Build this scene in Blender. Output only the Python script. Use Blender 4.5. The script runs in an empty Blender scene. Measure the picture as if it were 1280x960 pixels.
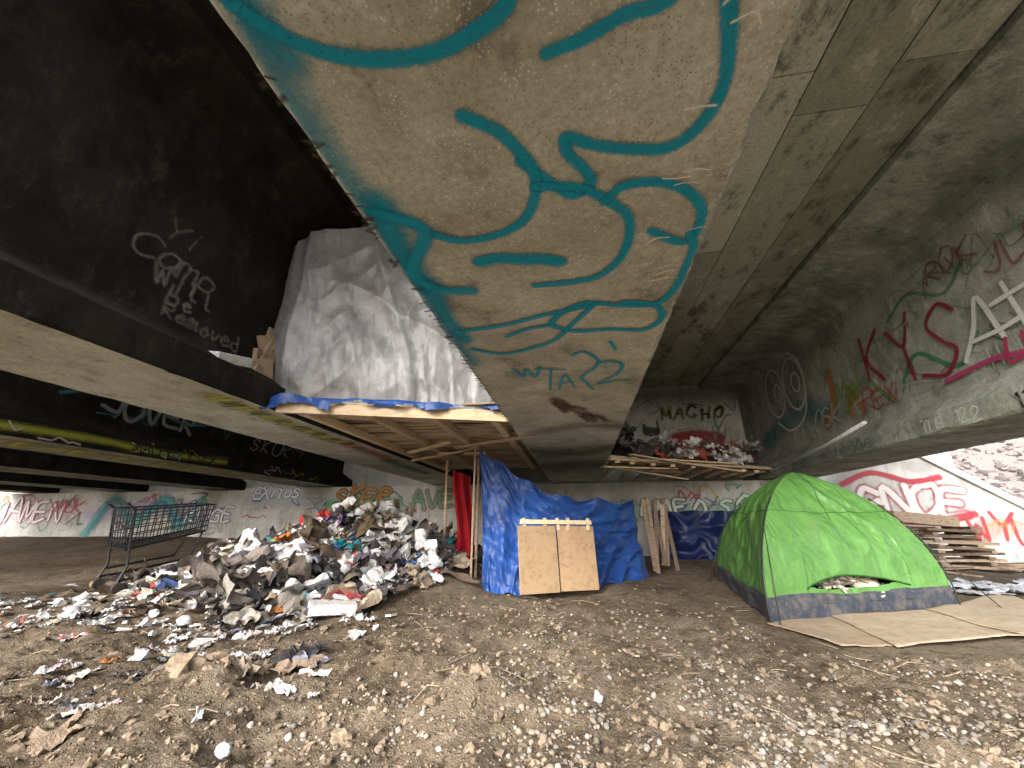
import bpy, math, random, bmesh
import numpy as np
from mathutils import Vector, Matrix, noise, Euler
random.seed(7); np.random.seed(7)
R=random.random
def U(a,b): return a+(b-a)*random.random()
def sm(a,b,x):
    t=max(0.,min(1.,(x-a)/(b-a))); return t*t*(3-2*t)
def N(x,y,z=0.): return noise.noise(Vector((x,y,z)))

# ------------------------------------------------------------------ builder
class MB:
    def __init__(s): s.v=[];s.f=[];s.c=[];s.m=[];s.d=[]
    def add(s,vs,fs,col=(.5,.5,.5,1),mi=0):
        o=len(s.v); s.v.extend([tuple(p) for p in vs])
        s.f.extend([tuple(i+o for i in f) for f in fs])
        if len(col)==3: col=(*col,1)
        s.c.extend([col]*len(vs)); s.m.extend([mi]*len(fs))
    def box(s,c,d,rot=(0,0,0),col=(.5,.5,.5,1),mi=0,jit=0):
        M=Euler(rot).to_matrix(); vs=[]
        for x in(-.5,.5):
            for y in(-.5,.5):
                for z in(-.5,.5):
                    vs.append(Vector(c)+M@Vector((x*d[0]+U(-jit,jit),y*d[1]+U(-jit,jit),z*d[2]+U(-jit,jit))))
        s.add(vs,[(0,1,3,2),(4,6,7,5),(0,4,5,1),(2,3,7,6),(0,2,6,4),(1,5,7,3)],col,mi)
    def tube(s,pts,r,n=6,col=(.5,.5,.5,1),mi=0):
        pts=[Vector(p) for p in pts]; vs=[];fs=[]
        for i,p in enumerate(pts):
            t=(pts[min(i+1,len(pts)-1)]-pts[max(i-1,0)]).normalized()
            a=t.cross(Vector((0,0,1)) if abs(t.z)<.9 else Vector((1,0,0))).normalized(); b=t.cross(a)
            for k in range(n):
                an=2*math.pi*k/n; vs.append(p+a*r*math.cos(an)+b*r*math.sin(an))
        for i in range(len(pts)-1):
            for k in range(n):
                k2=(k+1)%n; fs.append((i*n+k,i*n+k2,(i+1)*n+k2,(i+1)*n+k))
        fs.append(tuple(range(n))[::-1]); fs.append(tuple((len(pts)-1)*n+k for k in range(n)))
        s.add(vs,fs,col,mi)
    def grid(s,fn,nu,nv,col=(.5,.5,.5,1),mi=0,skip=None,mf=None,cf=None):
        o=len(s.v); col=col if len(col)==4 else (*col,1)
        for j in range(nv+1):
            for i in range(nu+1):
                s.v.append(tuple(fn(i/nu,j/nv))); s.c.append(cf(i/nu,j/nv) if cf else col)
        for j in range(nv):
            for i in range(nu):
                if skip and skip((i+.5)/nu,(j+.5)/nv): continue
                a=o+j*(nu+1)+i
                s.f.append((a,a+1,a+nu+2,a+nu+1)); s.m.append(mf((i+.5)/nu,(j+.5)/nv) if mf else mi)
    def obj(s,name,mats,smooth=False,parent=None,bevel=0):
        me=bpy.data.meshes.new(name); me.from_pydata(s.v,[],s.f)
        if not isinstance(mats,(list,tuple)): mats=[mats]
        for m in mats: me.materials.append(m)
        me.polygons.foreach_set('material_index',s.m)
        me.polygons.foreach_set('use_smooth',[bool(smooth)]*len(s.f))
        a=me.attributes.new('Col','FLOAT_COLOR','POINT'); a.data.foreach_set('color',np.array(s.c,dtype=np.float32).ravel())
        if s.d:
            a=me.attributes.new('dist','FLOAT','POINT'); a.data.foreach_set('value',[q[0] for q in s.d])
            a=me.attributes.new('soft','FLOAT','POINT'); a.data.foreach_set('value',[q[1] for q in s.d])
        me.update()
        ob=bpy.data.objects.new(name,me); bpy.context.collection.objects.link(ob)
        if parent: ob.parent=parent
        if bevel:
            b=ob.modifiers.new('b','BEVEL'); b.width=bevel; b.segments=2
        return ob
def empty(name):
    e=bpy.data.objects.new(name,None); bpy.context.collection.objects.link(e); return e

# ------------------------------------------------------------------ materials
class NT:
    def __init__(s,name):
        s.m=bpy.data.materials.new(name); s.m.use_nodes=True; s.t=s.m.node_tree; s.n=s.t.nodes; s.b=s.n['Principled BSDF']; s.cc={}
    def node(s,t,**k):
        x=s.n.new(t)
        for a,b in k.items(): setattr(x,a,b)
        return x
    def ln(s,a,b): s.t.links.new(a,b)
    def coord(s,sc=(1,1,1)):
        if sc in s.cc: return s.cc[sc]
        c=s.node('ShaderNodeTexCoord'); m=s.node('ShaderNodeMapping'); m.inputs['Scale'].default_value=sc
        s.ln(c.outputs['Object'],m.inputs[0]); s.cc[sc]=m.outputs[0]; return m.outputs[0]
    def noise(s,scale,det=3,rough=.6,sc=(1,1,1),dist=0):
        n=s.node('ShaderNodeTexNoise'); n.inputs['Scale'].default_value=scale; n.inputs['Detail'].default_value=det; n.inputs['Roughness'].default_value=rough; n.inputs['Distortion'].default_value=dist
        s.ln(s.coord(sc),n.inputs['Vector']); return n.outputs['Fac']
    def voro(s,scale,out='Distance',sc=(1,1,1),feat='F1'):
        n=s.node('ShaderNodeTexVoronoi'); n.feature=feat; n.inputs['Scale'].default_value=scale
        s.ln(s.coord(sc),n.inputs['Vector']); s.lastv=n; return n.outputs[out]
    def ramp(s,f,a,b,c0=0,c1=1):
        n=s.node('ShaderNodeMapRange'); n.interpolation_type='SMOOTHSTEP'
        n.inputs[1].default_value=a;n.inputs[2].default_value=b;n.inputs[3].default_value=c0;n.inputs[4].default_value=c1
        s.ln(f,n.inputs[0]); return n.outputs[0]
    def mix(s,f,a,b,mode='MIX'):
        n=s.node('ShaderNodeMix',data_type='RGBA',blend_type=mode)
        for sock,v in((n.inputs[0],f),(n.inputs[6],a),(n.inputs[7],b)):
            if hasattr(v,'links'): s.ln(v,sock)
            elif isinstance(v,(int,float)): sock.default_value=v
            else: sock.default_value=(*v,1)
        return n.outputs[2]
    def math(s,op,a,b=0):
        n=s.node('ShaderNodeMath',operation=op)
        for sock,v in((n.inputs[0],a),(n.inputs[1],b)):
            if hasattr(v,'links'): s.ln(v,sock)
            else: sock.default_value=v
        return n.outputs[0]
    def attr(s,name,out='Color'):
        n=s.node('ShaderNodeAttribute'); n.attribute_name=name; return n.outputs[out]
    def bumps(s,hs,st=.6,d=.02):
        tot=None
        for h,w in hs:
            m=s.math('MULTIPLY',h,w); tot=m if tot is None else s.math('ADD',tot,m)
        n=s.node('ShaderNodeBump'); n.inputs['Strength'].default_value=st; n.inputs['Distance'].default_value=d
        s.ln(tot,n.inputs['Height']); s.ln(n.outputs[0],s.b.inputs['Normal'])
    def fin(s,col,rough=.9,spec=.3):
        if hasattr(col,'links'): s.ln(col,s.b.inputs['Base Color'])
        else: s.b.inputs['Base Color'].default_value=(*col,1)
        if hasattr(rough,'links'): s.ln(rough,s.b.inputs['Roughness'])
        else: s.b.inputs['Roughness'].default_value=rough
        s.b.inputs['Specular IOR Level'].default_value=spec
        return s.m

def concrete(name,base,dark,light,agg=.5,streak=(1,1,1),pit=.8):
    t=NT(name)
    c=t.mix(t.ramp(t.noise(1.3,4,.65),.38,.62),base,dark)
    n2=t.noise(3.0,5,.75,sc=streak)
    c=t.mix(t.ramp(n2,.5,.72),c,light)
    c=t.mix(t.ramp(n2,.47,.30,0,.8),c,tuple(x*.4 for x in dark))
    if agg>.15:
        n3=t.noise(9,2)
        v=t.voro(85)
        m=t.math('MULTIPLY',t.ramp(v,.0,.42,agg,0),t.ramp(n3,.38,.60))
        c=t.mix(m,c,tuple(min(1,x*1.7) for x in light))
        m=t.math('MULTIPLY',t.ramp(v,.05,.38,pit,0),t.ramp(n3,.56,.42))
        c=t.mix(m,c,tuple(x*.32 for x in dark))
    g=t.noise(38,3,.75)
    c=t.mix(t.ramp(g,.35,.7,0,.4),c,tuple(x*.45 for x in dark))
    t.bumps([(g,1)],.5,.01)
    return t.fin(c,.85,.25)
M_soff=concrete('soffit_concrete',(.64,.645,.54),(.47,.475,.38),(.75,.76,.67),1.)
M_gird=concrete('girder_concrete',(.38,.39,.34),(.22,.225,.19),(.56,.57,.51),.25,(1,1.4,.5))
M_dark=concrete('shaded_sooty_concrete',(.024,.021,.017),(.010,.009,.008),(.05,.043,.034),.1,(1,1.2,.5))  # soot, with the shade of the unlit webs and deck put into the colour
M_wall=concrete('wall_concrete',(.60,.60,.585),(.46,.46,.44),(.72,.72,.71),.3,(1.5,1,.4))
M_cap=concrete('cap_concrete',(.62,.61,.58),(.5,.48,.44),(.7,.69,.66),.1)

t=NT('deck_panels')
rnd=t.node('ShaderNodeNewGeometry').outputs['Random Per Island']
c=t.mix(t.ramp(rnd,0,1),(.30,.30,.235),(.58,.58,.49))
n=t.noise(2.2,5,.75,sc=(1.4,.8,1))
c=t.mix(t.ramp(n,.5,.68,0,.8),c,(.08,.075,.055)); c=t.mix(t.ramp(n,.45,.3,0,.6),c,(.7,.69,.6))
g=t.noise(30,3,.75); c=t.mix(t.ramp(g,.4,.7,0,.35),c,(.08,.07,.05)); t.bumps([(g,1)],.5,.01); M_panel=t.fin(c,.9,.2)

t=NT('spray_paint'); col=t.attr('Col'); al=t.attr('Col','Alpha')
d=t.attr('dist','Fac'); so=t.attr('soft','Fac'); g=t.noise(75,3,.75)
dn=t.math('ADD',d,t.math('MULTIPLY',t.math('SUBTRACT',g,.5),.8))
n=t.node('ShaderNodeMapRange'); n.interpolation_type='SMOOTHSTEP'; t.ln(dn,n.inputs[0]); t.ln(so,n.inputs[1]); n.inputs[2].default_value=.97; n.inputs[3].default_value=1; n.inputs[4].default_value=0
grit=t.ramp(g,.30,.46,.45,1)
a=t.math('MULTIPLY',t.math('MULTIPLY',n.outputs[0],al),grit)
a=t.math('MULTIPLY',a,t.ramp(d,.9,1.0,1,0))
t.ln(a,t.b.inputs['Alpha'])
M_paint=t.fin(col,.6,.3)

t=NT('dirt')
c=t.mix(t.ramp(t.noise(.9,4,.65),.35,.65),(.255,.20,.142),(.155,.116,.078))
n7=t.noise(8,5,.8)
c=t.mix(t.ramp(n7,.50,.74),c,(.38,.31,.235))
c=t.mix(t.ramp(n7,.48,.34,0,.9),c,(.065,.047,.032))
v=t.voro(60); peb=t.ramp(v,.0,.5,1,0)
vc=t.lastv.outputs['Color']; hs=t.node('ShaderNodeSeparateColor'); t.ln(vc,hs.inputs[0])
pm=t.math('MULTIPLY',peb,t.ramp(hs.outputs[1],.45,.6))
c=t.mix(t.ramp(pm,.2,.5,0,.8),c,t.mix(hs.outputs[0],(.18,.145,.11),(.43,.385,.325)))
t.bumps([(t.noise(26,5,.8),1.5),(pm,.5)],1.0,.035)
M_dirt=t.fin(c,.95,.12)

def attrmat(name,rough=.8,spec=.3,bump=None,dirt=.3):
    t=NT(name); c=t.attr('Col'); n=t.noise(bump[0] if bump else 9,4,.75)
    c=t.mix(t.ramp(n,.45,.7,0,dirt),c,(.11,.085,.06))
    if bump: t.bumps([(n,1)],bump[1],bump[2])
    return t.fin(c,rough,spec)
M_trash=attrmat('mixed_rubbish',.6,.4,(26,.8,.03),.45)
M_stone=attrmat('river_stones',.9,.15,(40,.5,.008),.6)
M_clod=attrmat('dry_clods',.95,.1,(60,.6,.01),.5)
M_card=attrmat('cardboard',.85,.2,(12,.2,.01),.4)
M_cloth=attrmat('cloth',.9,.15,(16,.8,.03),.3)
t=NT('dark_metal'); M_metal=t.fin(t.attr('Col'),.4,.5)

t=NT('pine_wood')
w=t.noise(3,4,.65,sc=(1,9,9)); rnd=t.node('ShaderNodeNewGeometry').outputs['Random Per Island']
c=t.mix(t.ramp(rnd,0,1),(.80,.64,.42),(.52,.40,.27)); c=t.mix(t.ramp(w,.45,.7,0,.6),c,(.33,.22,.12))
t.bumps([(w,1)],.3,.005)
M_wood=t.fin(c,.75,.3)
t=NT('old_wood')
c=t.mix(t.ramp(t.node('ShaderNodeNewGeometry').outputs['Random Per Island'],0,1),(.45,.34,.24),(.18,.13,.095))
c=t.mix(t.ramp(t.noise(5,4,.75,sc=(1,4,4)),.5,.7,0,.7),c,(.07,.055,.04)); M_wood2=t.fin(c,.85,.2)

def tarp(name,c1,c2,dirtc,rough,spec=.5,metal=0,sc=(1,1,.35),bs=.6,dist=.8):
    t=NT(name)
    n=t.noise(2.3,4,.75)
    c=t.mix(t.ramp(n,.3,.55),c1,c2)
    c=t.mix(t.ramp(n,.55,.72,0,.8),c,dirtc)
    ridge=t.math('ABSOLUTE',t.math('SUBTRACT',t.noise(4,2,.55,sc=sc,dist=dist),.5))
    fine=t.noise(30,3,.6)
    t.bumps([(ridge,-1.5),(fine,.12)],bs,.05)
    t.b.inputs['Metallic'].default_value=metal
    return t.fin(c,rough,spec)
M_silver=tarp('silver_tarpaulin',(.245,.25,.255),(.17,.17,.175),(.10,.085,.068),.47,.6,.1,(1,1,.4),.5,.3)
M_blue=tarp('blue_tarpaulin',(.020,.085,.33),(.016,.06,.24),(.09,.12,.21),.46,.4,bs=.5,sc=(1,1,.6),dist=.5)
M_navy=tarp('dark_blue_tarpaulin',(.013,.028,.13),(.01,.02,.09),(.03,.03,.06),.4)
t=NT('green_nylon'); n=t.noise(2.4,4,.7); c=t.mix(t.ramp(n,.3,.6),(.075,.195,.045),(.10,.245,.058))
c=t.mix(t.ramp(n,.56,.74,0,.5),c,(.13,.16,.08))
r1=t.math('ABSOLUTE',t.math('SUBTRACT',t.noise(2.6,2,.6,sc=(1,1,.6),dist=.8),.5)); r2=t.noise(9,3,.6)
t.bumps([(r1,-1.3),(r2,.25)],.8,.09); M_green=t.fin(c,.42,.45)
t=NT('navy_nylon'); n=t.noise(7,4,.75); c=t.mix(t.ramp(n,.4,.7),(.028,.038,.058),(.11,.10,.09)); t.bumps([(n,1)],.5,.015); M_tband=t.fin(c,.6,.4)

# ------------------------------------------------------------------ ground
def pileH(x,y):
    h=1.05*math.exp(-((x+3.5)/1.4)**2-((y-6.5)/1.15)**2)
    h+=.40*math.exp(-((x+4.2)/1.7)**2-((y-5.4)/.95)**2)
    h+=.25*math.exp(-((x+2.4)/.8)**2-((y-5.7)/.9)**2)
    return h
def g0(x,y):
    return .10*sm(4.5,8,y)*sm(9,4,x)+.40*sm(7.5,12.6,y)*sm(-1.5,-4.5,x)
def gz(x,y):
    z=g0(x,y)+pileH(x,y)*.82
    flat=1-.85*sm(1.3,1.9,x)*sm(3.4,3.9,y)*sm(6,5.3,x)
    near=sm(7,3,y)*sm(8,4,abs(x))
    z+=.05*N(x*.8,y*.8)*flat
    if abs(x)<14 and -2<y<14:
        z+=(.06*N(x*2.3,y*2.3,3.)+.038*N(x*5.5,y*5.5,5.))*flat*(.45+.75*near)
        if near>.01:
            z+=.034*abs(N(x*13,y*13,7.))*flat*near+.013*N(x*30,y*30,9.)*near
            z+=.13*math.exp(-((x+.55)/.35)**2-((y-2.25)/.22)**2)+.13*math.exp(-((x+2.3)/.28)**2-((y-2.35)/.2)**2)+.09*math.exp(-((x+1.3)/.5)**2-((y-2.9)/.25)**2)
            z+=.06*math.exp(-((x-1.3)/.9)**2-((y-2.3)/.18)**2)
    return z
def axis(lo,hi,a,b,step,gr):
    c=list(np.arange(a,b,step)); s=step;x=b
    while x<hi: c.append(x); s*=gr; x+=s
    c.append(hi); s=step;x=a-step
    while x>lo: c.insert(0,x); s*=gr; x-=s
    c.insert(0,lo); return c
xs=axis(-160,160,-3.2,3.4,.026,1.04); ys=axis(-120,200,1.4,3.6,.022,1.035)
mb=MB(); nx=len(xs)
for y in ys:
    for x in xs: mb.v.append((x,y,gz(x,y)))
mb.c=[(.5,.5,.5,1)]*len(mb.v)
for j in range(len(ys)-1):
    for i in range(nx-1):
        a=j*nx+i; mb.f.append((a,a+1,a+nx+1,a+nx)); mb.m.append(0)
mb.obj('ground',M_dirt,True)

# ------------------------------------------------------------------ bridge
bridge=empty('bridge')
ZB=2.05; ZD=5.2; Y0=-.25
def girder(cx,bw,tw,web=.27,ms=(M_soff,M_gird)):
    half=[(bw-.02,ZB),(bw,ZB+.02),(bw,ZB+.27),(web+.03,ZB+.52),(web,ZB+.58),(web,4.72),(web+.06,4.82),(tw,5.05),(tw,ZD-.004)]
    prof=[(cx+x,z) for x,z in half]+[(cx-x,z) for x,z in half[::-1]]
    n=len(prof); L=200; mb=MB(); vs=[]
    for k in range(L+1):
        y=Y0+(12.64-Y0)*k/L
        for i,(x,z) in enumerate(prof):
            if i in(0,1,n-1,n-2):     # chipped arrises
                ch=max(0,N(y*6,i*3.1,cx)-.12)*.07; sg=1 if x>cx else -1
                if i in(0,n-1): x-=sg*(ch+.006*N(y*15,i))
                else: z+=ch
            vs.append((x,y,z))
    fs=[];ms_=[]
    for k in range(L):
        for i in range(n):
            i2=(i+1)%n; fs.append((k*n+i,k*n+i2,(k+1)*n+i2,(k+1)*n+i)); ms_.append(0 if i==n-1 else 1)
    fs.append(tuple(range(n))); fs.append(tuple(L*n+i for i in range(n))[::-1]); ms_+=[1,1]
    mb.add(vs,fs); mb.m=ms_
    return mb.obj('girder',list(ms),False,bridge)
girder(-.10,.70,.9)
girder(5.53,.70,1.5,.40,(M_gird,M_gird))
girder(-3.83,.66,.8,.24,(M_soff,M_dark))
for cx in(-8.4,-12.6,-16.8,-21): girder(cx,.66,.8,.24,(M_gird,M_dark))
mb=MB()
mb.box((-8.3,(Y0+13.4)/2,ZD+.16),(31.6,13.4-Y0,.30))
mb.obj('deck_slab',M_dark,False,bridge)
mb=MB()
for a,b in [(.83,1.75),(1.77,2.55),(2.565,3.3),(3.315,4.0)]:
    y=Y0+.05+U(0,1)
    while y<12.5:
        l=U(2.4,3.6); e=min(y+l,12.55)
        mb.box(((a+b)/2,(y+e)/2,ZD-.03-R()*.012),(b-a,e-y-.012,.06)); y=e
mb.obj('deck_formwork_panels',M_panel,False,bridge)
mb=MB(); mb.box((-7.0,12.95,ZB+1.6),(34.6,.6,3.2)); mb.obj('backwall',M_wall,False,bridge)
ab=MB()
ab.box((-17.6,12.55,.9),(13.2,1.1,2.2)); ab.box((-2.35,12.3,.9),(17.3,1.3,2.25))
ab.obj('abutment_wall',M_wall,False,None,.02)
mb=MB()
pf=[(6.31,-.3),(6.31,3.3),(8.6,3.3),(11.4,1.19),(13.2,.1),(13.2,-.3)]
vs=[(x,12.5,z) for x,z in pf]+[(x,12.85,z) for x,z in pf]; n=len(pf)
mb.add(vs,[tuple(range(n))[::-1],tuple(range(n,2*n))]+[(i,(i+1)%n,(i+1)%n+n,i+n) for i in range(n)])
mb.obj('wing_wall',M_wall)
mb=MB()
for (x0,z0),(x1,z1) in(((8.5,3.33),(11.4,1.24)),((11.4,1.24),(13.3,.14))):
    L=math.hypot(x1-x0,z1-z0); mb.box(((x0+x1)/2,12.66,(z0+z1)/2+.06),(L,.5,.16),(0,math.atan2(z0-z1,x1-x0),0))
mb.obj('wall_coping',M_cap)
def emb(x,y): return min(9,max(-.2,(y-13.0)*.62+.5))+.12*N(x*1.5,y*1.5)
mb=MB(); mb.grid(lambda u,v:(6.4+u*60,12.9+v*30,emb(6.4+u*60,12.9+v*30)),60,40,(.24,.215,.205))
mb.obj('embankment',M_stone,True)
def icov(sub):
    bm=bmesh.new(); bmesh.ops.create_icosphere(bm,subdivisions=sub,radius=1); bm.verts.ensure_lookup_table()
    v=np.array([w.co[:] for w in bm.verts]); f=[tuple(x.index for x in q.verts) for q in bm.faces]; bm.free(); return v,f
I1=icov(1);I2=icov(2);I3=icov(3)
def rock(mb,p,s,col,ic=I2,flat=.7,rough=.18):
    v,f=ic; sc=np.array([s*U(.75,1.25),s*U(.6,1.),s*U(.5,.85)*flat/.7])
    k=U(0,100)
    if ic is not I1:
        dd=np.array([1+rough*noise.noise(Vector((q[0]*1.3+k,q[1]*1.3,q[2]*1.3)))*2 for q in v])[:,None]
    else: dd=1+rough*(np.random.rand(len(v),1)-.5)*1.6
    M=np.array(Euler((U(-.4,.4),U(-.4,.4),U(0,6.28))).to_matrix())
    mb.add(((v*dd*sc)@M.T+np.array(p)).tolist(),f,col)
mb=MB()
for i in range(3200):
    x=U(9.6,24);y=U(13.1,22); c=U(.07,.34); rock(mb,(x,y,emb(x,y)),U(.05,.16),(c,c*.88,c*.87),I1,.7,.4)
mb.obj('riprap',M_clod,False)

# ------------------------------------------------------------------ graffiti
def cr(pts,n=8):
    P=[Vector(p) for p in pts]
    if len(P)<3: return [P[0].lerp(P[1],i/n) for i in range(n+1)]
    P=[P[0]*2-P[1]]+P+[P[-1]*2-P[-2]]; o=[]
    for i in range(1,len(P)-2):
        a,b,c,d=P[i-1:i+3]
        for k in range(n):
            t=k/n; o.append(.5*((2*b)+(c-a)*t+(2*a-5*b+4*c-d)*t*t+(3*b-a-3*c+d)*t*t*t))
    o.append(P[-2]); return o
class Tag:
    # paint strokes laid on a planar surface; map: (u,v,lift)->xyz
    def __init__(s,m,lim=None): s.mb=MB(); s.map=m; s.k=0; s.lim=lim
    def stroke(s,pts,w,col,soft=.45,alpha=.95,n=8):
        s.k+=1; base=.004+s.k*.0004
        P=cr(pts,n); mb=s.mb; C=(*col,alpha); h=w/2
        def pv(p,d,l):
            u=p[0]
            if s.lim: u=min(max(u,s.lim[0]),s.lim[1])
            mb.v.append(tuple(s.map(u,p[1],l))); mb.c.append(C); mb.d.append((d,soft)); return len(mb.v)-1
        prev=None; L=len(P)
        for i,p in enumerate(P):
            t=(P[min(i+1,L-1)]-P[max(i-1,0)]);
            if t.length<1e-6: t=Vector((1,0))
            t.normalize(); nn=Vector((-t.y,t.x)); l=base+.0003*i/L
            ww=h*(1+.18*N(p[0]*5,p[1]*5,s.k))
            cur=(pv(p+nn*ww,1,l),pv(p,0,l),pv(p-nn*ww,1,l))
            if prev:
                mb.f.append((prev[0],cur[0],cur[1],prev[1])); mb.f.append((prev[1],cur[1],cur[2],prev[2])); mb.m+=[0,0]
            prev=cur
            if i in(0,L-1):
                sg=-1 if i==0 else 1; ids=[]
                for k in range(9):
                    a=-math.pi/2+math.pi*k/8; q=p+nn*(-math.sin(a)*ww)+t*(sg*math.cos(a)*ww); ids.append(pv(q,1,l))
                c=pv(p,0,l)
                for k in range(8): mb.f.append((c,ids[k],ids[k+1])); mb.m.append(0)
    def text(s,txt,o,size,adv,w,col,ang=0,jit=.07,asp=.7,**k):
        x=0; slant=U(-.05,.3)
        for ch in txt:
            sz=size*U(.82,1.2); dy=U(-.1,.1)*size; an=ang+U(-.14,.14); ca,sa=math.cos(an),math.sin(an)
            for st in FONT.get(ch,[]):
                pts=[]
                for a,b in st:
                    a=a*sz*asp+b*sz*slant+U(-jit,jit)*size; b=b*sz+U(-jit,jit)*size
                    pts.append((o[0]+x*math.cos(ang)+a*ca-b*sa,o[1]+x*math.sin(ang)+dy+a*sa+b*ca))
                s.stroke(pts,w,col,n=5,**k)
            x+=adv*size
    def scrib(s,u0,u1,v0,v1,n,cols,w0=.02,w1=.06,al=.7,sz=.35):
        for i in range(n):
            x,y=U(u0,u1),U(v0,v1); q=sz*U(.4,1.3); pts=[]
            for k in range(random.randint(3,7)):
                pts.append((x+U(-.3,.3)*q+k*q*.28,min(max(y+U(-.5,.5)*q,v0),v1)))
            s.stroke(pts,U(w0,w1),random.choice(cols),.35,al*U(.5,1.1),5)
    def obj(s,parent): return s.mb.obj('graffiti',M_paint,False,parent)
FONT={'A':[[(0,0),(.5,1),(1,0)],[(.2,.4),(.8,.4)]],'B':[[(0,0),(0,1),(.7,.9),(.7,.6),(0,.5),(.9,.4),(.8,.05),(0,0)]],'C':[[(1,.85),(.5,1),(0,.6),(.1,.15),(.6,0),(1,.15)]],
'D':[[(0,0),(0,1),(.8,.8),(1,.4),(.6,0),(0,0)]],'E':[[(1,1),(0,.95),(0,0),(1,.05)],[(0,.5),(.8,.5)]],'F':[[(1,1),(0,1),(0,0)],[(0,.5),(.8,.5)]],'G':[[(1,.85),(.4,1),(0,.5),(.3,0),(1,.1),(1,.45),(.6,.45)]],
'H':[[(0,0),(0,1)],[(1,0),(1,1)],[(0,.5),(1,.5)]],'I':[[(.5,0),(.5,1)]],'J':[[(.9,1),(.9,.2),(.5,0),(0,.2)]],'K':[[(0,0),(0,1)],[(1,1),(.05,.45),(1,0)]],'L':[[(0,1),(0,0),(.9,0)]],
'M':[[(0,0),(.1,1),(.5,.3),(.9,1),(1,0)]],'N':[[(0,0),(0,1),(1,0),(1,1)]],'O':[[(.5,1),(0,.6),(.1,.1),(.6,0),(1,.4),(.9,.9),(.5,1)]],'P':[[(0,0),(0,1),(.9,.9),(.8,.5),(0,.45)]],
'R':[[(0,0),(0,1),(.9,.9),(.8,.55),(0,.5),(1,0)]],'S':[[(1,.9),(.4,1),(.1,.7),(.9,.35),(.6,0),(0,.1)]],'T':[[(0,1),(1,1)],[(.5,1),(.5,0)]],'U':[[(0,1),(.1,.1),(.6,0),(1,.2),(1,1)]],
'V':[[(0,1),(.5,0),(1,1)]],'W':[[(0,1),(.25,0),(.5,.7),(.75,0),(1,1)]],'X':[[(0,0),(1,1)],[(0,1),(1,0)]],'Y':[[(0,1),(.5,.5),(1,1)],[(.5,.5),(.4,0)]],'Z':[[(0,1),(1,1),(0,0),(1,0)]],
'a':[[(.9,.6),(.3,.6),(.1,.2),(.5,0),(.9,.3),(.9,.6),(.95,0)]],'m':[[(0,0),(0,.6),(.4,.55),(.4,0)],[(.4,.5),(.8,.6),(.9,0)]],'p':[[(0,-.4),(0,.6),(.7,.5),(.6,.1),(0,.1)]],'w':[[(0,.6),(.25,0),(.5,.5),(.75,0),(1,.6)]],'i':[[(.5,0),(.5,.6)],[(.5,.8),(.5,.85)]],'l':[[(.4,1),(.4,.1),(.7,0)]],'b':[[(0,1),(0,0),(.7,.1),(.7,.5),(0,.5)]],'e':[[(.1,.3),(.8,.35),(.5,.6),(.1,.35),(.3,0),(.9,.1)]],'o':[[(.5,.6),(.1,.3),(.5,0),(.9,.3),(.5,.6)]],'v':[[(.1,.6),(.4,0),(.9,.6)]],'d':[[(.8,1),(.8,0),(.2,.1),(.2,.5),(.8,.5)]],
'1':[[(.3,.8),(.6,1),(.6,0)]],'2':[[(0,.8),(.5,1),(.9,.7),(0,0),(1,.05)]],'3':[[(0,.9),(.8,.9),(.3,.55),(.9,.3),(.4,0),(0,.1)]],' ':[]}
teal=(.0,.35,.53)
T=Tag(lambda u,v,l:(u,v,ZB-l),(-.782,.582))
S=T.stroke; w=.058
S([(-.70,.38),(-.76,.62),(-.76,.9),(-.76,1.2),(-.77,1.6),(-.77,2.1),(-.74,2.6)],.26,teal,0.,.55)
S([(-.74,.30),(-.72,.45),(-.68,.55)],.16,teal,0.,.6)
S([(-.69,1.05),(-.74,1.3),(-.72,1.6)],.26,teal,0.,.9)
S([(-.69,1.6),(-.72,1.9),(-.69,2.2)],.22,teal,0.,.8)
S([(-.74,.42),(-.69,.48),(-.59,.55),(-.46,.59),(-.31,.60),(-.18,.57),(-.10,.53),(-.08,.45)],w,teal)
S([(-.02,.65),(.08,.63),(.17,.60),(.26,.59),(.33,.54)],.048,teal)
S([(.39,.50),(.41,.61),(.44,.70),(.46,.82),(.42,.93),(.34,.98),(.21,.96),(.11,.93),(.025,.89),(.03,.95),(.09,1.03),(.10,1.09),(.04,1.12),(-.03,1.06),(-.13,.95)],w,teal)
S([(-.28,.77),(-.19,.83),(-.13,.91),(-.09,1.0),(-.10,1.11),(-.16,1.22),(-.28,1.28),(-.43,1.29),(-.53,1.24),(-.65,1.12)],w,teal)
S([(-.09,1.06),(.06,1.09),(.17,1.17),(.26,1.28),(.26,1.48),(.17,1.63),(.03,1.67),(-.16,1.67)],w,teal)
S([(-.39,1.44),(-.30,1.43),(-.2,1.455),(-.1,1.47),(-.03,1.5)],.11,teal)
S([(.16,1.17),(.22,1.11),(.33,1.11),(.44,1.16),(.53,1.27),(.54,1.41),(.49,1.45),(.36,1.36)],w,teal)
S([(.52,1.40),(.56,1.5),(.56,1.63),(.545,1.82),(.48,1.95),(.31,1.94),(.09,1.88),(-.05,1.98),(-.10,2.10),(.04,2.20),(.24,2.21),(.46,2.25),(.54,2.11),(.47,1.96),(.3,1.9)],w,teal)
S([(-.70,2.09),(-.63,2.08),(-.39,2.05),(-.14,1.97),(.13,1.91)],.055,teal)
S([(-.67,2.35),(-.55,2.44),(-.41,2.46),(-.12,2.32),(.04,2.07),(.15,1.89)],.05,teal)
S([(-.72,1.08),(-.57,1.20),(-.70,1.40),(-.74,1.50),(-.65,1.62),(-.49,1.66)],.11,teal,.2)
S([(-.1,2.1),(-.25,2.12),(-.4,2.2)],.045,teal)
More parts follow.
